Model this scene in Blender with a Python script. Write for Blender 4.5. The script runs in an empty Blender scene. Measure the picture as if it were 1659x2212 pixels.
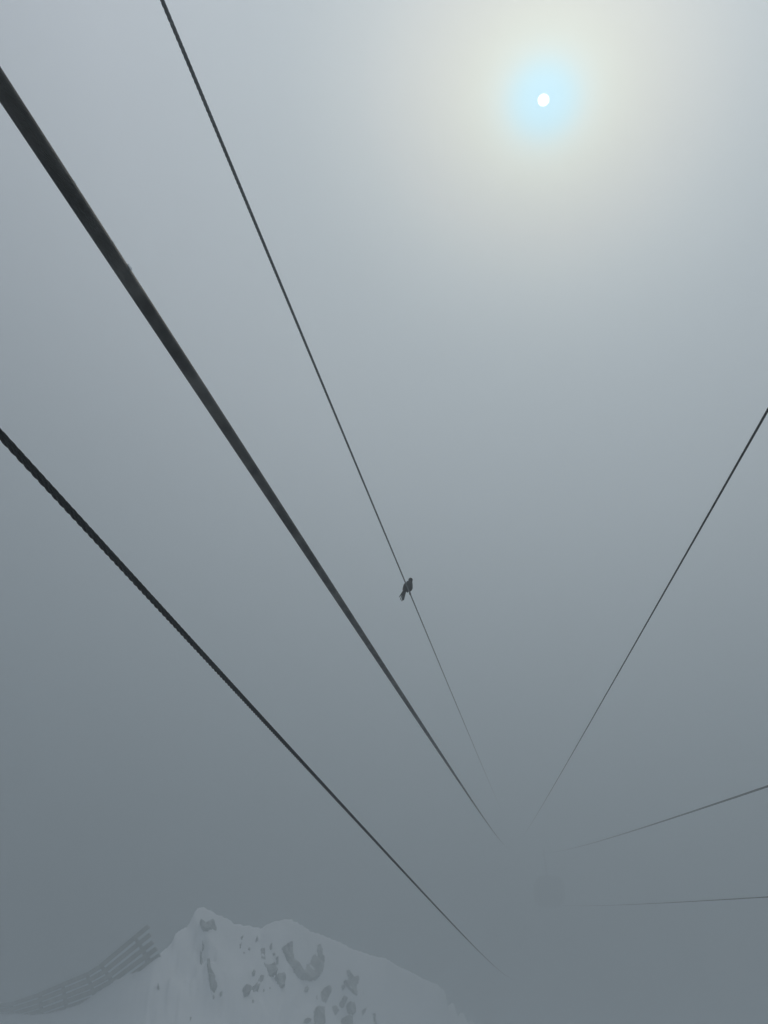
import bpy, bmesh, math, random
import numpy as np
from mathutils import Vector, noise, Matrix

random.seed(7)
SC = bpy.context.scene
COL = SC.collection

# ------------------------------------------------------------------ camera
PITCH = math.radians(36.0)
CAM = Vector((0.0, 0.0, 1.7))
F, CX, CY = 1662.0, 829.5, 1106.0          # focal length and centre of a 1659 x 2212 frame
cd = bpy.data.cameras.new('camera')
cam = bpy.data.objects.new('camera', cd)
COL.objects.link(cam)
cam.location = CAM
cam.rotation_euler = (math.pi / 2 + PITCH, 0, 0)
cd.sensor_fit = 'HORIZONTAL'
cd.sensor_width = 36.0
cd.lens = 36.0 * F / 1659.0
cd.clip_start = 0.05
cd.clip_end = 3000
SC.camera = cam
RIGHT = Vector((1, 0, 0))
FWD = Vector((0, math.cos(PITCH), math.sin(PITCH)))
UP = Vector((0, -math.sin(PITCH), math.cos(PITCH)))


def ray(px, py):
    """direction from the lens through a point of the 1659 x 2212 picture (unit depth)"""
    return RIGHT * ((px - CX) / F) - UP * ((py - CY) / F) + FWD


def local(x, y, t):
    return CAM + RIGHT * x + UP * y + FWD * t


# ------------------------------------------------------------------ sky and sun
SUN = ray(1174, 216).normalized()
sun_el = math.asin(SUN.z)
sun_az = math.atan2(SUN.x, SUN.y)

world = bpy.data.worlds.new('World')
SC.world = world
world.use_nodes = True
nt = world.node_tree
nt.nodes.clear()
N, L = nt.nodes, nt.links


def mnode(op, a, b=None, c=None):
    n = N.new('ShaderNodeMath')
    n.operation = op
    for k, v in enumerate((a, b, c)):
        if v is None:
            continue
        if isinstance(v, (int, float)):
            n.inputs[k].default_value = v
        else:
            L.new(v, n.inputs[k])
    return n.outputs[0]


tc = N.new('ShaderNodeTexCoord')
nrm = N.new('ShaderNodeVectorMath'); nrm.operation = 'NORMALIZE'
L.new(tc.outputs['Generated'], nrm.inputs[0])
dt = N.new('ShaderNodeVectorMath'); dt.operation = 'DOT_PRODUCT'
L.new(nrm.outputs[0], dt.inputs[0]); dt.inputs[1].default_value = SUN
ang = mnode('MULTIPLY', mnode('ARCCOSINE', mnode('MINIMUM', dt.outputs['Value'], 1.0)), 180 / math.pi)
sky = N.new('ShaderNodeTexSky')
sky.sky_type = 'NISHITA'
sky.sun_disc = False
sky.sun_elevation = sun_el
sky.sun_rotation = sun_az
sky.altitude = 2500
sky.dust_density = 4.0
# cloud layer above the fog, seen with the corona round the sun (degrees from the sun)
ramp = N.new('ShaderNodeValToRGB')
ramp.color_ramp.interpolation = 'B_SPLINE'
SPAN = 50.0
STOPS = [  # angle, r, g, b
    (0.0, 1.75, 3.10, 3.70), (1.1, 1.70, 3.05, 3.55), (1.9, 1.90, 2.85, 3.00), (2.8, 2.40, 2.60, 2.20),
    (4.0, 2.35, 2.28, 1.70), (5.8, 2.05, 1.92, 1.48), (8.5, 1.74, 1.62, 1.36), (12.0, 1.34, 1.34, 1.25),
    (18.0, 0.90, 0.94, 0.97), (28.0, 1.42, 1.43, 1.52), (50.0, 2.20, 2.24, 2.40)]
GAIN = 4.0   # the ramp holds a quarter of each value
el = ramp.color_ramp.elements
while len(el) > 1:
    el.remove(el[-1])
for k, (a, r, g, b) in enumerate(STOPS):
    e = el[0] if k == 0 else el.new(a / SPAN)
    e.position = a / SPAN
    e.color = (r / GAIN, g / GAIN, b / GAIN, 1)
L.new(mnode('DIVIDE', ang, SPAN), ramp.inputs[0])
# soft unevenness of the cloud
nz = N.new('ShaderNodeTexNoise'); nz.inputs['Scale'].default_value = 2.2; nz.inputs['Detail'].default_value = 2
L.new(nrm.outputs[0], nz.inputs['Vector'])
var = mnode('ADD', mnode('MULTIPLY', nz.outputs['Fac'], 0.30 * GAIN), 0.87 * GAIN)
# thicker, dimmer cloud low down and towards the left, thinner on the right
sepw = N.new('ShaderNodeSeparateXYZ'); L.new(nrm.outputs[0], sepw.inputs[0])
elf = mnode('ADD', mnode('MULTIPLY', mnode('POWER', mnode('MAXIMUM', sepw.outputs[2], 0.0), 3.0), 1.5), 0.12)
lrf = mnode('ADD', mnode('MULTIPLY', sepw.outputs[0], 0.75), 1.0)
var = mnode('MULTIPLY', var, mnode('MULTIPLY', elf, lrf))
vm = N.new('ShaderNodeVectorMath'); vm.operation = 'SCALE'
L.new(ramp.outputs[0], vm.inputs[0]); L.new(var, vm.inputs['Scale'])
# the sun's own disc, blurred a little by the cloud
disc = N.new('ShaderNodeMapRange'); disc.interpolation_type = 'SMOOTHSTEP'
L.new(ang, disc.inputs['Value'])
disc.inputs['From Min'].default_value = 0.27; disc.inputs['From Max'].default_value = 0.40
disc.inputs['To Min'].default_value = 14.0; disc.inputs['To Max'].default_value = 0.0
cmb = N.new('ShaderNodeCombineXYZ')
for k in range(3):
    L.new(disc.outputs['Result'], cmb.inputs[k])
ad = N.new('ShaderNodeVectorMath'); ad.operation = 'ADD'
L.new(vm.outputs[0], ad.inputs[0]); L.new(cmb.outputs[0], ad.inputs[1])
bg1 = N.new('ShaderNodeBackground'); L.new(sky.outputs[0], bg1.inputs[0]); bg1.inputs[1].default_value = 0.05
bg2 = N.new('ShaderNodeBackground'); L.new(ad.outputs[0], bg2.inputs[0]); bg2.inputs[1].default_value = 1.03
mx = N.new('ShaderNodeMixShader'); mx.inputs[0].default_value = 0.85
L.new(bg1.outputs[0], mx.inputs[1]); L.new(bg2.outputs[0], mx.inputs[2])
wo = N.new('ShaderNodeOutputWorld'); L.new(mx.outputs[0], wo.inputs[0])

sd = bpy.data.lights.new('sun', 'SUN')
sd.energy = 2.0
sd.angle = math.radians(0.6)
sd.color = (1.0, 0.945, 0.86)
sun = bpy.data.objects.new('sun', sd)
sun.rotation_euler = (-SUN).to_track_quat('-Z', 'Y').to_euler()
sun.location = (20, 40, 80)
COL.objects.link(sun)

vs = SC.view_settings
vs.view_transform = 'Standard'; vs.look = 'None'; vs.gamma = 1; vs.exposure = -0.83
vs.use_curve_mapping = False
SC.cycles.use_denoising = True
SC.cycles.volume_bounces = 1
SC.cycles.max_bounces = 6

FOG = 0.027          # extinction per metre
BOX = 255.0
TOP = 51.0


# ------------------------------------------------------------------ materials
def material(name, color, rough=0.8, noise_scale=None, noise_amt=0.0, bump=0.0, bump_scale=20.0, metallic=0.0, dark=None):
    m = bpy.data.materials.new(name)
    m.use_nodes = True
    t = m.node_tree
    b = t.nodes['Principled BSDF']
    b.inputs['Base Color'].default_value = (*color, 1)
    b.inputs['Roughness'].default_value = rough
    b.inputs['Metallic'].default_value = metallic
    co = t.nodes.new('ShaderNodeTexCoord')
    if noise_scale:
        n = t.nodes.new('ShaderNodeTexNoise')
        n.inputs['Scale'].default_value = noise_scale
        n.inputs['Detail'].default_value = 6
        t.links.new(co.outputs['Object'], n.inputs['Vector'])
        r = t.nodes.new('ShaderNodeValToRGB')
        r.color_ramp.elements[0].position = 0.35
        r.color_ramp.elements[1].position = 0.65
        d = dark or tuple(c * (1 - noise_amt) for c in color)
        r.color_ramp.elements[0].color = (*d, 1)
        r.color_ramp.elements[1].color = (*color, 1)
        t.links.new(n.outputs['Fac'], r.inputs[0])
        t.links.new(r.outputs[0], b.inputs['Base Color'])
    if bump:
        n2 = t.nodes.new('ShaderNodeTexNoise')
        n2.inputs['Scale'].default_value = bump_scale
        n2.inputs['Detail'].default_value = 8
        t.links.new(co.outputs['Object'], n2.inputs['Vector'])
        bp = t.nodes.new('ShaderNodeBump')
        bp.inputs['Strength'].default_value = bump
        bp.inputs['Distance'].default_value = 0.3
        t.links.new(n2.outputs['Fac'], bp.inputs['Height'])
        t.links.new(bp.outputs[0], b.inputs['Normal'])
    return m


M_snow = material('snow', (0.86, 0.88, 0.90), 0.9, 0.12, 0.05, 0.35, 0.9)
M_rock = material('rock', (0.42, 0.43, 0.41), 0.95, 1.3, 0.5, 0.8, 1.6, dark=(0.13, 0.14, 0.12))
M_wood = material('fence_timber', (0.30, 0.31, 0.28), 0.9, 2.0, 0.4, 0.3, 12, dark=(0.14, 0.145, 0.12))
M_steel_post = material('fence_steel', (0.16, 0.17, 0.15), 0.7, 4.0, 0.3)
M_rope = material('greased_wire_rope', (0.004, 0.005, 0.007), 0.85, 60.0, 0.5, 0.2, 250, metallic=0.2)
M_wire = material('galvanised_wire', (0.085, 0.09, 0.095), 0.6, 60.0, 0.4, 0.2, 250)
M_ice = material('rime_ice', (0.80, 0.84, 0.86), 0.5, 80.0, 0.1)
M_feather = material('dark_plumage', (0.009, 0.010, 0.009), 0.95, 90.0, 0.4, 0.2, 200)
M_beak = material('beak_horn', (0.03, 0.028, 0.02), 0.5)
M_cabin = material('cabin_paint', (0.08, 0.085, 0.09), 0.5, 1.0, 0.2)
M_glass = material('cabin_glass', (0.03, 0.035, 0.04), 0.1)

# track cable: fine outer wires wound round it, from the cable's own UV
M_track = bpy.data.materials.new('locked_coil_steel')
M_track.use_nodes = True
t = M_track.node_tree
b = t.nodes['Principled BSDF']
b.inputs['Roughness'].default_value = 0.55
b.inputs['Specular IOR Level'].default_value = 0.25
uv = t.nodes.new('ShaderNodeTexCoord')
sp = t.nodes.new('ShaderNodeSeparateXYZ'); t.links.new(uv.outputs['UV'], sp.inputs[0])


def tm(op, a, c):
    n = t.nodes.new('ShaderNodeMath'); n.operation = op
    for k, v in enumerate((a, c)):
        if v is None:
            continue
        if isinstance(v, (int, float)):
            n.inputs[k].default_value = v
        else:
            t.links.new(v, n.inputs[k])
    return n.outputs[0]


ph = tm('ADD', tm('MULTIPLY', sp.outputs[0], 34.0), tm('MULTIPLY', sp.outputs[1], -34.0 / 0.42))
wv = tm('ABSOLUTE', tm('SINE', tm('MULTIPLY', ph, math.pi), None), None)
grv = tm('POWER', wv, 0.5)
ns = t.nodes.new('ShaderNodeTexNoise'); ns.inputs['Scale'].default_value = 9.0; ns.inputs['Detail'].default_value = 7
mp = t.nodes.new('ShaderNodeMapping'); mp.inputs['Scale'].default_value = (1.0, 1.0, 1.0)
t.links.new(uv.outputs['Object'], mp.inputs[0]); t.links.new(mp.outputs[0], ns.inputs['Vector'])
rp = t.nodes.new('ShaderNodeValToRGB')
rp.color_ramp.elements[0].position = 0.38; rp.color_ramp.elements[0].color = (0.006, 0.006, 0.006, 1)
rp.color_ramp.elements[1].position = 0.68; rp.color_ramp.elements[1].color = (0.075, 0.075, 0.070, 1)
t.links.new(ns.outputs['Fac'], rp.inputs[0])
mm = t.nodes.new('ShaderNodeMixRGB'); mm.blend_type = 'MULTIPLY'; mm.inputs[0].default_value = 0.6
t.links.new(rp.outputs[0], mm.inputs[1]); t.links.new(grv, mm.inputs[2])
t.links.new(mm.outputs[0], b.inputs['Base Color'])
bp = t.nodes.new('ShaderNodeBump'); bp.inputs['Strength'].default_value = 0.8; bp.inputs['Distance'].default_value = 0.0012
t.links.new(grv, bp.inputs['Height']); t.links.new(bp.outputs[0], b.inputs['Normal'])


# ------------------------------------------------------------------ helpers
def link_mesh(name, verts, faces, mat, parent=None, smooth=True, uvs=None):
    me = bpy.data.meshes.new(name)
    me.from_pydata([tuple(v) for v in verts], [], faces)
    if smooth:
        me.polygons.foreach_set('use_smooth', [True] * len(me.polygons))
    if uvs is not None:
        lay = me.uv_layers.new(name='UVMap')
        lay.data.foreach_set('uv', np.asarray(uvs, dtype=np.float32).ravel())
    me.materials.append(mat)
    me.update()
    o = bpy.data.objects.new(name, me)
    COL.objects.link(o)
    if parent:
        o.parent = parent
        o.matrix_parent_inverse = Matrix.Translation(-parent.location)
    return o


def from_bm(name, bm, mat, parent=None, smooth=True):
    me = bpy.data.meshes.new(name)
    bm.to_mesh(me); bm.free()
    if smooth:
        me.polygons.foreach_set('use_smooth', [True] * len(me.polygons))
    me.materials.append(mat)
    o = bpy.data.objects.new(name, me)
    COL.objects.link(o)
    if parent:
        o.parent = parent
        o.matrix_parent_inverse = Matrix.Translation(-parent.location)
    return o


def tag(o, label=None, cat=None, group=None, kind=None):
    for k, v in (('label', label), ('category', cat), ('group', group), ('kind', kind)):
        if v:
            o[k] = v
    return o


def empty(name, loc):
    o = bpy.data.objects.new(name, None)
    o.location = loc
    o.empty_display_size = 0.2
    COL.objects.link(o)
    return o


def bar(p, q, w, h, up=Vector((0, 0, 1))):
    """box from p to q, w across, h along up"""
    d = (q - p).normalized()
    s = d.cross(up).normalized()
    u = s.cross(d).normalized()
    vs_ = []
    for c in (p, q):
        for a, e in ((-1, -1), (1, -1), (1, 1), (-1, 1)):
            vs_.append(c + s * (a * w / 2) + u * (e * h / 2))
    fs = [(0, 1, 2, 3), (7, 6, 5, 4), (0, 4, 5, 1), (1, 5, 6, 2), (2, 6, 7, 3), (3, 7, 4, 0)]
    return vs_, fs


def merge(parts):
    V, Fc = [], []
    for v, f in parts:
        o = len(V)
        V += list(v)
        Fc += [tuple(i + o for i in ff) for ff in f]
    return V, Fc


# ------------------------------------------------------------------ terrain: one polar height field
SIL = [(-400, 2178), (-200, 2180), (-60, 2184), (0, 2187), (11, 2188), (47, 2188), (72, 2191), (101, 2188), (135, 2180), (171, 2169),
       (203, 2148), (232, 2129), (250, 2116), (277, 2103), (302, 2096), (334, 2073), (345, 2058), (361, 2045), (372, 2033),
       (379, 2016), (392, 2006), (406, 1999), (414, 1984), (419, 1970), (427, 1960), (440, 1958), (454, 1965), (470, 1975), (491, 1982),
       (504, 1993), (528, 1998), (543, 1999), (562, 2004), (581, 1994), (604, 1985), (625, 1984), (645, 1993), (669, 2009),
       (699, 2020), (733, 2033), (757, 2047), (801, 2062), (834, 2070), (861, 2086), (895, 2102), (916, 2114), (945, 2125),
       (962, 2141), (972, 2158), (985, 2172), (1030, 2212), (1100, 2262), (1250, 2330), (1500, 2400)]
RT = [(-400, 92), (-60, 76), (27, 68), (89, 62), (204, 56), (248, 54), (323, 52), (380, 54), (430, 57), (530, 59), (625, 61), (830, 68), (945, 78), (1030, 90), (1500, 120)]
AZ, EL, RR = [], [], []
for x, y in SIL:
    d = ray(x, y)
    AZ.append(math.atan2(d.x, d.y))
    EL.append(d.z / math.hypot(d.x, d.y))
    RR.append(float(np.interp(x, [a for a, _ in RT], [c for _, c in RT])))
AZ = [-math.pi, -1.4, -0.8] + AZ + [1.0, 1.6, math.pi]
EL = [-0.03, -0.02, EL[0] * 0.6] + EL + [-0.03, -0.03, -0.03]
RR = [120, 120, 110] + RR + [120, 120, 120]
AZ, EL, RR = np.array(AZ), np.array(EL), np.array(RR)


_k = np.exp(-0.5 * (np.arange(-40, 41) / 14.0) ** 2); _k /= _k.sum()
_g = np.radians(np.arange(-60, 60, 0.15))
_es = np.convolve(np.pad(np.interp(_g, AZ, EL), 40, mode='edge'), _k, mode='valid')
_rs = np.convolve(np.pad(np.interp(_g, AZ, RR), 40, mode='edge'), _k, mode='valid')


def fbm(x, y, s, seed=0.0):
    return noise.fractal(Vector((x * s, y * s, seed)), 0.9, 2.0, 5)


def height(x, y):
    r = math.hypot(x, y)
    a = math.atan2(x, y)
    e = float(np.interp(a, AZ, EL)); R = float(np.interp(a, AZ, RR))
    zc = CAM.z + R * e
    if r <= R:
        aw = a + 0.035 * fbm(x, y, 0.22, 12.0) * min(1.0, max(0.0, (R - r) - 0.2) / 4.0)
        e = float(np.interp(aw, AZ, EL)); zc = CAM.z + R * e
        u = R - r
        if abs(a) < 1.0:                            # away from the crest the small bumps of the skyline die out
            k = min(1.0, u / 9.0); k = k * k * (3 - 2 * k)
            zc_s = CAM.z + float(np.interp(a, _g, _rs)) * float(np.interp(a, _g, _es)) - 0.72 * (float(np.interp(a, _g, _rs)) - R)
            zc = zc * (1 - k) + min(zc_s, zc + 0.35 * u) * k
        z = zc - 0.72 * u - 0.10 * (1 - math.exp(-u / 1.5))
        fade = min(1.0, u / 6.0)
        z += fade * (0.9 * fbm(x, y, 0.10, 3.1) + 0.30 * fbm(x, y, 0.5, 8.7) + 0.22 * abs(fbm(x, y * 0.6, 0.9, 4.2)))
        base = 0.25 * fbm(x, y, 0.05, 1.0)
        k = 2.0                                    # smooth maximum with the flat ground
        h = max(k - abs(z - base), 0) / k
        z = max(z, base) + h * h * k * 0.25
        if u < k * 2:
            z = min(z, zc - 0.3 * u) if zc > base + 1 else z
    else:
        u = r - R
        z = max(zc - 0.15 * min(u, 2.0) - 0.55 * max(0, u - 1.0), -6.0 - 0.01 * u)
        if zc < 1.0:
            z = max(zc - 0.05 * u, -6)
    z += 0.05 * fbm(x, y, 1.3, 5.0) * min(1, r / 10)
    return z


azs = list(np.arange(-180, -32, 3.0)) + list(np.arange(-32, -24, 0.4)) + list(np.arange(-24, 8, 0.085)) + list(np.arange(8, 40, 1.0)) + list(np.arange(40, 180, 3.5))
rs = [0.5, 3, 6, 10, 15, 20, 25, 30] + list(np.arange(32, 80, 0.40)) + list(np.arange(80, 130, 3)) + [140, 160, 180, 200, 225, 250]
V, FA = [(0, 0, 0.0)], []
na, nr = len(azs), len(rs)
for a in azs:
    ar = math.radians(a)
    sa, ca = math.sin(ar), math.cos(ar)
    for r in rs:
        V.append((r * sa, r * ca, height(r * sa, r * ca)))
for i in range(na):
    j = (i + 1) % na
    FA.append((0, 1 + j * nr, 1 + i * nr))
    for k in range(nr - 1):
        FA.append((1 + i * nr + k, 1 + j * nr + k, 1 + j * nr + k + 1, 1 + i * nr + k + 1))
snow = link_mesh('snow_slope', V, [tuple(reversed(f)) for f in FA], M_snow)
tag(snow, kind='structure')


def hit(px, py):
    """where the line of sight through a picture point meets the slope"""
    d = ray(px, py).normalized()
    s, prev = 25.0, None
    while s < 125:
        p = CAM + d * s
        g = p.z - height(p.x, p.y)
        if g < 0:
            lo, hi = s - 0.4, s
            for _ in range(12):
                m = (lo + hi) / 2
                q = CAM + d * m
                if q.z - height(q.x, q.y) < 0:
                    hi = m
                else:
                    lo = m
            return CAM + d * hi
        s += 0.4
    return None


def normal_at(x, y):
    e = 0.6
    return Vector((height(x - e, y) - height(x + e, y), height(x, y - e) - height(x, y + e), 2 * e)).normalized()


# ------------------------------------------------------------------ bare rock showing through the snow
def Z(p):
    return (374.3 + p[0] / 2.9544, 1903.0 + p[1] / 2.9544)


def blob(cx, cy, rx, ry, n=9):
    return [(cx + rx * random.uniform(.7, 1.15) * math.cos(2 * math.pi * k / n), cy + ry * random.uniform(.7, 1.15) * math.sin(2 * math.pi * k / n)) for k in range(n)]


ROCKS = [
    [(165, 265), (185, 262), (205, 268), (240, 252), (255, 270), (280, 300), (275, 325), (235, 312), (205, 330), (180, 310)],
    [(690, 430), (720, 410), (740, 395), (755, 400), (765, 440), (775, 490), (800, 525), (840, 535), (865, 515), (890, 480), (905, 465),
     (922, 490), (918, 405), (945, 470), (960, 530), (955, 580), (930, 625), (880, 648), (830, 640), (790, 615), (765, 575), (740, 540), (715, 500)],
    [(215, 510), (230, 515), (240, 570), (262, 610), (258, 650), (280, 680), (268, 705), (262, 760), (250, 755), (235, 700), (228, 640), (218, 570)],
    [(555, 435), (585, 440), (590, 480), (600, 520), (640, 530), (655, 545), (665, 590), (640, 615), (600, 610), (595, 560), (575, 530), (560, 490)],
    [(660, 610), (700, 600), (718, 630), (710, 675), (685, 685), (660, 650), (640, 622)],
    [(440, 680), (470, 690), (495, 705), (475, 735), (450, 742)],
    [(500, 690), (530, 650), (560, 600), (575, 580), (575, 625), (545, 680), (535, 710), (505, 702)],
    [(1100, 560), (1125, 575), (1150, 610), (1180, 600), (1185, 640), (1165, 680), (1175, 740), (1145, 720), (1120, 690), (1090, 660), (1085, 640), (1120, 630)],
    [(930, 730), (950, 695), (970, 680), (990, 690), (995, 720), (975, 780), (945, 775)],
    [(905, 800), (930, 790), (960, 830), (975, 905), (940, 940), (900, 935), (895, 850)],
    [(1010, 800), (1050, 805), (1060, 780), (1085, 730), (1105, 760), (1090, 800), (1060, 830), (1030, 855)],
    [(1110, 780), (1145, 790), (1160, 850), (1130, 860), (1105, 830)],
    [(1070, 870), (1105, 862), (1140, 872), (1148, 930), (1070, 935)],
    [(1270, 840), (1290, 880), (1302, 925), (1285, 930)],
    blob(510, 595, 13, 14), blob(618, 690, 11, 14), blob(577, 700, 7, 12), blob(512, 777, 14, 14), blob(845, 695, 12, 18),
    blob(530, 380, 7, 13), blob(484, 436, 7, 9), blob(437, 368, 6, 9), blob(426, 420, 5, 14), blob(450, 460, 9, 6),
    blob(645, 466, 11, 13), blob(303, 725, 11, 15), blob(177, 495, 7, 42), blob(190, 430, 4, 22), blob(917, 745, 7, 14),
    blob(850, 898, 22, 16), blob(1212, 700, 7, 20), blob(1208, 840, 7, 12), blob(-100 , 682, 8, 15), blob(110, 882, 9, 14),
    blob(622, 430, 8, 16), blob(660, 520, 6, 22), blob(1080, 685, 7, 14), blob(790, 810, 7, 12)]
for poly in ROCKS:
    if poly[0][0] < 0:                           # the lone rock on the left flank
        poly = [((x + 100 - 374.3 * 2.9544 + 1010), y) for x, y in poly]
    bm = bmesh.new()
    ring = [bm.verts.new((*Z(p), 0)) for p in poly]
    for a, c in zip(ring, ring[1:] + ring[:1]):
        bm.edges.new((a, c))
    bmesh.ops.triangle_fill(bm, use_beauty=True, use_dissolve=False, edges=bm.edges[:])
    size = max(max(p[0] for p in poly) - min(p[0] for p in poly), max(p[1] for p in poly) - min(p[1] for p in poly))
    for _ in range(3 if size > 60 else 2):
        bmesh.ops.subdivide_edges(bm, edges=[e for e in bm.edges], cuts=1, use_grid_fill=True)
        bmesh.ops.triangulate(bm, faces=bm.faces[:])
    rim = {v for e in bm.edges if len(e.link_faces) == 1 for v in e.verts}
    ok = True
    for v in bm.verts:
        if v in rim:                              # ragged outline
            w = Vector((noise.noise(Vector((v.co.x * .5, v.co.y * .5, 0))), noise.noise(Vector((v.co.x * .5, v.co.y * .5, 9))), 0))
            px, py = v.co.x + w.x * 4 + random.uniform(-1.6, 1.6), v.co.y + w.y * 4 + random.uniform(-2.2, 2.2)
        else:
            px, py = v.co.x, v.co.y
        h = hit(px, py)
        if h is None:
            ok = False
            break
        nn = normal_at(h.x, h.y)
        k = -0.12 if v in rim else 0.14 + 0.34 * noise.noise(h * 1.1) + 0.12 * noise.noise(h * 3.0)
        v.co = h + nn * k
    if not ok:
        bm.free(); continue
    from_bm('rock_outcrop', bm, M_rock, snow, smooth=False)

# ------------------------------------------------------------------ snow fence on the left ridge
def FZ(p):
    return (p[0] / 4.4317, 1996.5 + p[1] / 4.4317)


POSTS = [  # top, foot (buried), distance
    ((-330, 810), (-345, 1010), 76.6), ((110, 762), (118, 968), 68.6), ((382, 672), (398, 892), 62.6), ((600, 580), (636, 812), 59.6), ((832, 482), (915, 711), 56.6),
    ((968, 398), (1122, 606), 54.6), ((1290, 128), (1452, 372), 52.8)]
fence = empty('snow_fence', CAM + ray(*FZ((1122, 606))).normalized() * 54.6)
tag(fence, 'slatted snow fence standing on the snowy ridge at the far left, half buried', 'fence')
tops, feet = [], []
for (tp, ft, dd) in POSTS:
    T = CAM + ray(*FZ(tp)).normalized() * (dd + 0.25)
    Bt = CAM + ray(*FZ(ft)).normalized() * (dd + 0.5)
    tops.append(T); feet.append(Bt)
back = Vector((0.15, 0.98, 0)).normalized()
for i, (T, Bt) in enumerate(zip(tops, feet)):
    d = (T - Bt).normalized()
    v, f = bar(Bt - d * 0.8, T + d * 0.05, 0.16, 0.14, up=back)
    link_mesh('post', v, f, M_steel_post, fence, smooth=False)
    v, f = bar(Bt + back * 1.3 - Vector((0, 0, 1.2)), T - d * 0.5 + back * 0.08, 0.09, 0.09, up=back)
    link_mesh('brace', v, f, M_steel_post, fence, smooth=False)
for i in range(len(POSTS) - 1):
    for k in range(5):
        fr = 0.03 + k * 0.235
        p = tops[i].lerp(feet[i], fr) - back * 0.12
        q = tops[i + 1].lerp(feet[i + 1], fr) - back * 0.12
        jit = Vector((0, 0, random.uniform(-.02, .02)))
        d = (q - p).normalized()
        ext = 0.9 if i == len(POSTS) - 2 else -0.01
        if i == len(POSTS) - 2:
            ext = [1.15, 0.95, 0.85, 0.8, 0.75][k]
        upv = (tops[i] - feet[i]).normalized()
        v, f = bar(p + jit, q + jit + d * ext, 0.07, 0.25, up=upv)
        link_mesh('rail', v, f, M_wood, fence, smooth=False)


# ------------------------------------------------------------------ ropes and cables
def fit(pts, V0, t0):
    """space curve (a + d t + g t^2 in lens axes) through measured points; depth from the taper towards the vanishing point"""
    P = np.array(pts) / 1.6028
    V0 = np.array(V0) / 1.6028
    d0 = np.linalg.norm(P[0] - V0)
    tt = np.array([t0 * d0 / np.linalg.norm(p - V0) for p in P])
    A = np.stack([1 / tt, np.ones_like(tt), tt], 1)
    w = np.ones(len(tt)); w[0] = 2
    sol = []
    for c, cc in ((0, CX), (1, CY)):
        # a small ridge keeps the curvature gentle
        AA = np.vstack([A * w[:, None], [0, 0, 6.0]])
        bb = np.concatenate([(P[:, c] - cc) * w, [0]])
        s, *_ = np.linalg.lstsq(AA, bb, rcond=None)
        sol.append(s / F)
    err = A @ np.array(sol).T * F + [CX, CY] - P
    print('FIT t', np.round(tt, 1), 'err', np.round(np.abs(err).max(), 2), 'V', np.round((np.array(sol)[:, 1] * F + [CX, CY])))
    (ax, vx, gx), (ay, vy, gy) = sol
    return lambda t: local(ax + vx * t + gx * t * t, -(ay + vy * t + gy * t * t), t)


CURVES = dict(
    A=(fit([(0, 292.5), (860, 1597), (994, 1800), (1300, 2267), (1451, 2500), (1600, 2726), (1656, 2803), (1723, 2898)], (1775, 2975), 1.32)),
    B=(fit([(561, 0), (769.5, 500), (1392, 1990), (1434, 2090), (1480, 2200), (1648, 2600), (1703, 2730)], (1772, 2870), 2.17)),
    C=(fit([(0, 1504), (414, 1950), (920, 2500), (1195, 2800), (1500, 3130), (1640, 3277), (1678, 3313), (1751, 3376)], (1815, 3440), 1.76)),
    D=(fit([(2659, 1418), (2528, 1650), (2044, 2500), (1950, 2664), (1902, 2746)], (1775, 2965), 3.55)),
    E=(fit([(2659, 2721.6), (2417, 2806), (2215, 2870), (2134, 2892), (1900, 2952)], (1752, 2985), 17.5)),
    F=(fit([(2659, 3105), (2487, 3117), (2334, 3125.5), (2181, 3130.6)], (1760, 3150), 20.0)))


def samples(curve, t_from, t_to, step):
    ts = [t_from]
    while ts[-1] < t_to:
        ts.append(ts[-1] + step(ts[-1]))
    pts = [curve(x) for x in ts]
    out, s = [], 0.0
    for i, p in enumerate(pts):
        if i:
            s += (p - pts[i - 1]).length
        tan = (pts[min(i + 1, len(pts) - 1)] - pts[max(i - 1, 0)]).normalized()
        u = tan.cross(Vector((0, 0, 1))).normalized()
        w = u.cross(tan).normalized()
        out.append((p, u, w, s, ts[i]))
    return out


def tube(sm, radius, n, offset=None, uvscale=False):
    """swept tube; radius and offset are functions of arc length"""
    V, Fc, U = [], [], []
    for p, u, w, s, tt in sm:
        c = p
        if offset:
            a, ro = offset(s)
            c = p + u * (ro * math.cos(a)) + w * (ro * math.sin(a))
        r = radius(s, tt)
        for k in range(n):
            an = 2 * math.pi * k / n
            V.append(c + u * (r * math.cos(an)) + w * (r * math.sin(an)))
    m = len(sm)
    for i in range(m - 1):
        for k in range(n):
            k2 = (k + 1) % n
            Fc.append((i * n + k, i * n + k2, (i + 1) * n + k2, (i + 1) * n + k))
            if uvscale:
                s0, s1 = sm[i][3], sm[i + 1][3]
                U += [(k / n, s0), ((k + 1) / n, s0), ((k + 1) / n, s1), (k / n, s1)]
    return V, Fc, (U if uvscale else None)


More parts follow.
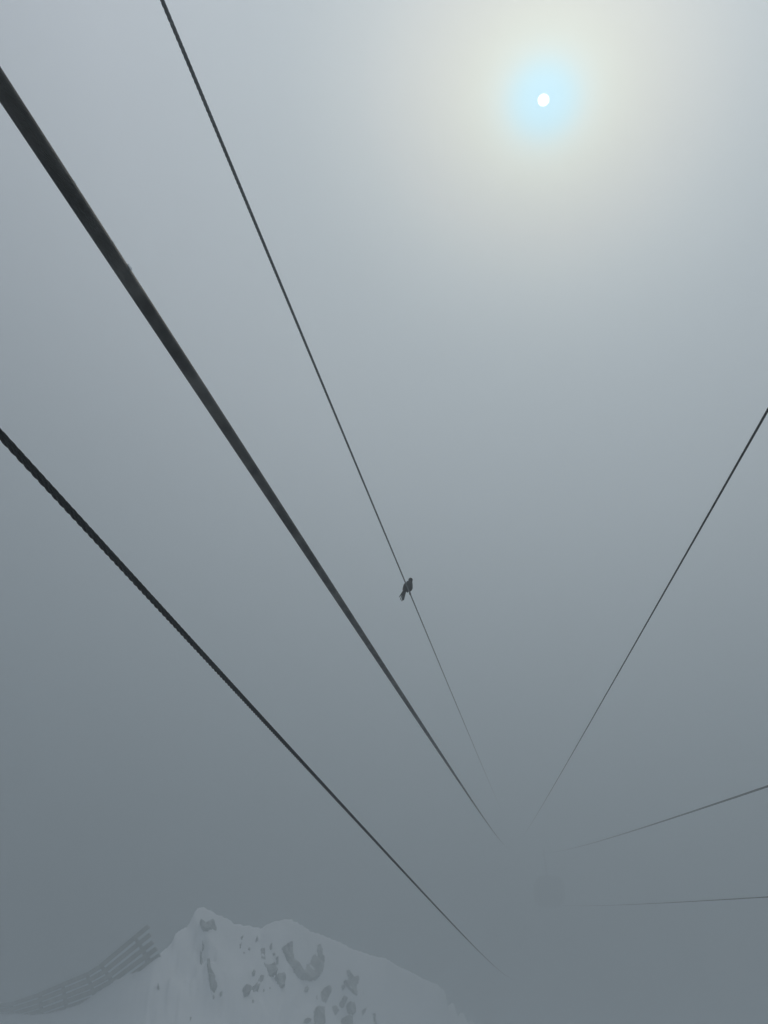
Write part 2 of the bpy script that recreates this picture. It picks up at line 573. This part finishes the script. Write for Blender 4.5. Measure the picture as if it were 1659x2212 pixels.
def stranded(key, D, name, label, t_near, hand=1, t_back=-6.0, t_end=150.0, phase=0.0, group=None, mat=None):
    mat = mat or M_rope
    curve = CURVES[key]
    root = empty(name, curve(max(t_back, 0.0)))
    tag(root, label, 'rope', group or 'ropes and cables strung up into the fog')
    lay = 8.0 * D
    n_lay = 14
    rs_, ro = D * 0.185, D * 0.315
    sm = samples(curve, t_back, t_near, lambda x: lay / n_lay / 1.05)
    for j in range(5):
        ph = phase + j * math.pi * 0.4
        V, Fc, _ = tube(sm, lambda s, tt: rs_, 6, offset=lambda s, ph=ph: (ph + hand * 2 * math.pi * s / lay, ro))
        link_mesh('strand', V, Fc, mat, root)
    sm2 = samples(curve, t_back, t_end, lambda x: 0.5 if x < t_near else 2.0)
    V, Fc, _ = tube(sm2, lambda s, tt: D * (0.24 if tt < t_near - 1.5 else 0.24 + 0.235 * min(1, (tt - t_near + 1.5) / 1.5)), 10)
    link_mesh('core', V, Fc, mat, root)
    return root


def solid(key, D, label, t_back, t_end=150.0, group=None):
    sm = samples(CURVES[key], t_back, t_end, lambda x: 0.05 if x < 10 else (0.3 if x < 25 else 1.5))
    V, Fc, U = tube(sm, lambda s, tt: D / 2 * (1 + 0.012 * noise.noise(Vector((s * 0.9, D, 0)))), 48, uvscale=True)
    o = link_mesh('track_cable', V, Fc, M_track, uvs=U)
    tag(o, label, 'cable', group or 'ropes and cables strung up into the fog')
    return o


D_TRACK, D_AUX, D_HAUL = 0.046, 0.0128, 0.028
D_LEFT_TRACK, D_LEFT_HAUL = 0.034, 0.0205
cableA = solid('A', D_LEFT_TRACK, 'thickest smooth black cable, from the upper left edge down into the fog', -5.0)
cableE = solid('E', D_TRACK, 'faint grey cable at the lower right, upper of the two pale lines', 2.0)
stranded('C', D_LEFT_HAUL, 'haul_rope', 'lowest twisted black rope, entering at the left edge and running above the snowy ridge', 17.0, hand=-1)
stranded('B', D_AUX, 'wire_rope', 'thin twisted wire from the top edge with the small bird perched on it', 11.0, hand=-1, mat=M_wire)
stranded('D', D_AUX, 'wire_rope', 'thin dark wire slanting in from the right edge at mid height', 9.0, hand=-1, phase=.4)
stranded('F', D_HAUL, 'haul_rope', 'nearly level very faint rope, the lowest line at the right edge', 26.0, hand=-1, t_back=2.0)

# flecks of rime stuck to the upper flank of the thick cable
for tt, sz in ((1.74, .0036), (1.67, .0022), (2.19, .0020), (1.52, .0017)):
    p = CURVES['A'](tt)
    tn = (CURVES['A'](tt + .05) - p).normalized()
    side = tn.cross((p - CAM).normalized()).normalized()
    if side.dot(RIGHT) < 0:
        side = -side
    bm = bmesh.new()
    bmesh.ops.create_icosphere(bm, subdivisions=1, radius=sz)
    for v in bm.verts:
        v.co *= random.uniform(.7, 1.3)
        v.co = v.co + tn * (v.co.dot(tn) * 2.2)
        v.co += p + side * (D_LEFT_TRACK / 2 * 0.985) - (p - CAM).normalized() * 0.003
    from_bm('rime_fleck', bm, M_ice, cableA, smooth=False)

# ------------------------------------------------------------------ the bird on the wire
def find_t(key, py):
    lo, hi = 1.5, 60.0
    for _ in range(40):
        m = (lo + hi) / 2
        p = CURVES[key](m) - CAM
        y = CY - F * p.dot(UP) / p.dot(FWD)
        if y < py:
            lo = m
        else:
            hi = m
    return lo


tf = find_t('B', 2056 / 1.6028)
FOOT = CURVES['B'](tf)
K = tf / F / 1.6028 / 20.74
print('BIRD t', tf, 'scale', K, 'len', 1600 * K)


def bp_(x, y, z=0.0):
    """bird point: x right, y down in zoomed picture units from the feet, z extra depth in the same units"""
    dx, dy = (x - 1040) * K, (1360 - y) * K
    return FOOT + RIGHT * dx + UP * dy + FWD * (dy * 0.727 + z * K)


bird = empty('perched_bird', FOOT)
tag(bird, 'small dark bird perched on the thin wire with its tail feathers spread apart', 'bird')
bm = bmesh.new()
for x, y, z, r in [(650, 1180, 0, 105), (700, 1090, 0, 160), (770, 1000, 0, 205), (850, 930, 0, 250), (925, 890, -10, 285), (955, 930, -20, 275),
                   (985, 800, 0, 255), (1015, 700, 0, 215), (1045, 600, 10, 165), (1078, 520, 15, 150), (1100, 425, 20, 155), (1010, 1010, -30, 190),
                   (850, 1130, 0, 120), (855, 1245, 0, 45), (760, 780, 30, 120), (900, 600, 20, 110)]:
    mt = Matrix.Translation(bp_(x, y, z)) @ Matrix.Scale(r * K * 1.06, 4)
    bmesh.ops.create_icosphere(bm, subdivisions=3, radius=1.0, matrix=mt)
body = from_bm('body', bm, M_feather, bird)
rm = body.modifiers.new('remesh', 'REMESH')
rm.mode = 'VOXEL'; rm.voxel_size = 22 * K; rm.use_smooth_shade = True
smo = body.modifiers.new('smooth', 'SMOOTH'); smo.iterations = 2; smo.factor = 0.5


def blade(name, pts, parent, thick=8, mat=None):
    """flat feather: list of (x, y, half width, depth)"""
    V, Fc = [], []
    for i, (x, y, w, z) in enumerate(pts):
        w *= 1.0
        a = pts[max(i - 1, 0)]; c = pts[min(i + 1, len(pts) - 1)]
        dx, dy = c[0] - a[0], c[1] - a[1]
        l = math.hypot(dx, dy)
        nx, ny = -dy / l, dx / l
        for sx, sz in ((-1, 0), (0, -thick), (1, 0), (0, thick)):
            V.append(bp_(x + nx * w * sx, y + ny * w * sx, z + sz))
    n = len(pts)
    for i in range(n - 1):
        for k in range(4):
            k2 = (k + 1) % 4
            Fc.append((i * 4 + k, i * 4 + k2, (i + 1) * 4 + k2, (i + 1) * 4 + k))
    Fc += [(3, 2, 1, 0), tuple((n - 1) * 4 + k for k in range(4))]
    return link_mesh(name, V, Fc, mat or M_feather, parent)


blade('tail_feather', [(640, 1120, 70, 0), (520, 1250, 62, 4), (440, 1350, 46, 6), (350, 1465, 36, 8), (285, 1550, 30, 9), (250, 1600, 14, 10)], bird)
blade('tail_feather', [(640, 1140, 60, 12), (540, 1330, 48, 14), (450, 1480, 34, 16), (380, 1620, 30, 18), (340, 1720, 26, 19), (325, 1775, 12, 20)], bird)
blade('tail_feather', [(660, 1150, 70, 24), (585, 1350, 72, 26), (530, 1520, 56, 28), (480, 1680, 44, 30), (455, 1780, 44, 31), (440, 1860, 20, 32)], bird)
blade('tail_feather', [(700, 1150, 80, 34), (640, 1350, 74, 36), (605, 1520, 66, 38), (580, 1640, 56, 40), (560, 1740, 48, 41), (548, 1800, 20, 42)], bird)
# folded wings
blade('wing', [(760, 600, 40, 60), (700, 740, 90, 30), (650, 860, 100, 10), (600, 980, 80, 0), (545, 1060, 48, 0), (505, 1110, 12, 0)], bird, thick=30)
blade('wing', [(1130, 640, 30, 150), (1120, 800, 80, 170), (1050, 960, 80, 190), (930, 1100, 60, 170), (800, 1200, 30, 120)], bird, thick=30)
# beak, turned away from the viewer
blade('beak', [(1130, 425, 34, 120), (1150, 428, 22, 165), (1165, 436, 4, 205)], bird, thick=20, mat=M_beak)
# legs and curled toes
for lx, ly, fx, fy, s in ((985, 1130, 1012, 1350, -1), (1060, 1130, 1062, 1330, 1)):
    a, c = bp_(lx, ly, 0), bp_(fx, fy, -10)
    leg = link_mesh('leg', *bar(a, c, 34 * K, 30 * K, up=FWD), M_beak, bird)
ft_dir = (CURVES['B'](tf + .05) - FOOT).normalized()
for off, name in ((-0.004, 'foot'), (0.009, 'foot')):
    parts = []
    cen = FOOT + ft_dir * off
    side = ft_dir.cross(Vector((0, 0, 1))).normalized()
    upn = side.cross(ft_dir).normalized()
    for j, toe in enumerate((-0.0035, 0.0, 0.0035)):
        prev = None
        for q in range(7):
            an = math.radians(-60 + q * 50) + (math.pi if j == 1 else 0)
            r = D_AUX / 2 + 0.0022
            p = cen + ft_dir * toe + side * (r * math.cos(an)) + upn * (r * math.sin(an))
            if prev:
                parts.append(bar(prev, p, 0.0026, 0.0026, up=ft_dir))
            prev = p
    V, Fc = merge(parts)
    link_mesh(name, V, Fc, M_beak, bird)

# ------------------------------------------------------------------ the cable car far up the line, nearly lost in the fog
tcar = 120.0
def car_pt(px, py, dz=0.0):
    return CAM + ray(px, py) * (tcar + dz)
ctr = car_pt(1186, 1926)
W, Dp, H = 4.6, 6.0, 4.0
fwd = Vector((0.1, 1, 0)).normalized(); rgt = Vector((fwd.y, -fwd.x, 0)); upz = Vector((0, 0, 1))
car = empty('cable_car', ctr - upz * H / 2)
tag(car, 'dim cable car cabin almost lost in the fog where the cables run together', 'cable car')


def rounded(cn, w, d, h, r, name, mat, parent):
    bm = bmesh.new()
    bmesh.ops.create_cube(bm, size=1)
    for v in bm.verts:
        v.co = Vector((v.co.x * w, v.co.y * d, v.co.z * h))
    bmesh.ops.bevel(bm, geom=bm.edges[:], offset=r, segments=4, affect='EDGES', profile=.5)
    for v in bm.verts:
        v.co = cn + rgt * v.co.x + fwd * v.co.y + upz * v.co.z
    return from_bm(name, bm, mat, parent)


rounded(ctr, W, Dp, H, 1.35, 'cabin', M_cabin, car)
for k in (-1, 0, 1):
    rounded(ctr - fwd * (Dp / 2 + 0.01) + rgt * (k * 0.72) + upz * 0.35, 0.62, 0.06, 0.9, 0.02, 'window', M_glass, car)
eT = None
lo, hi = 20.0, 140.0
for _ in range(40):
    m = (lo + hi) / 2
    if (CURVES['E'](m) - ctr).dot(fwd) < 0:
        lo = m
    else:
        hi = m
top = CURVES['E'](lo)
print('CAR t on E', lo, 'gap', top - ctr)
link_mesh('hanger', *bar(ctr + upz * H / 2, top - upz * 0.2, 0.3, 0.3, up=fwd), M_cabin, car, smooth=False)
rounded(top - upz * 0.05, 0.35, 3.2, 0.5, 0.1, 'carriage', M_cabin, car)

# ------------------------------------------------------------------ fog
fog_m = bpy.data.materials.new('fog')
fog_m.use_nodes = True
ft_ = fog_m.node_tree
ft_.nodes.clear()
pv = ft_.nodes.new('ShaderNodeVolumePrincipled')
pv.inputs['Color'].default_value = (0.815, 0.925, 1.0, 1)
pv.inputs['Density'].default_value = FOG
pv.inputs['Anisotropy'].default_value = 0.5
fo = ft_.nodes.new('ShaderNodeOutputMaterial')
ft_.links.new(pv.outputs[0], fo.inputs['Volume'])
bm = bmesh.new()
bmesh.ops.create_cube(bm, size=1)
zlo = -12.0
for v in bm.verts:
    v.co = Vector((v.co.x * 2 * BOX, v.co.y * 2 * BOX, (zlo + TOP) / 2 + v.co.z * (TOP - zlo)))
haze = from_bm('haze', bm, fog_m, smooth=False)
tag(haze, kind='stuff')
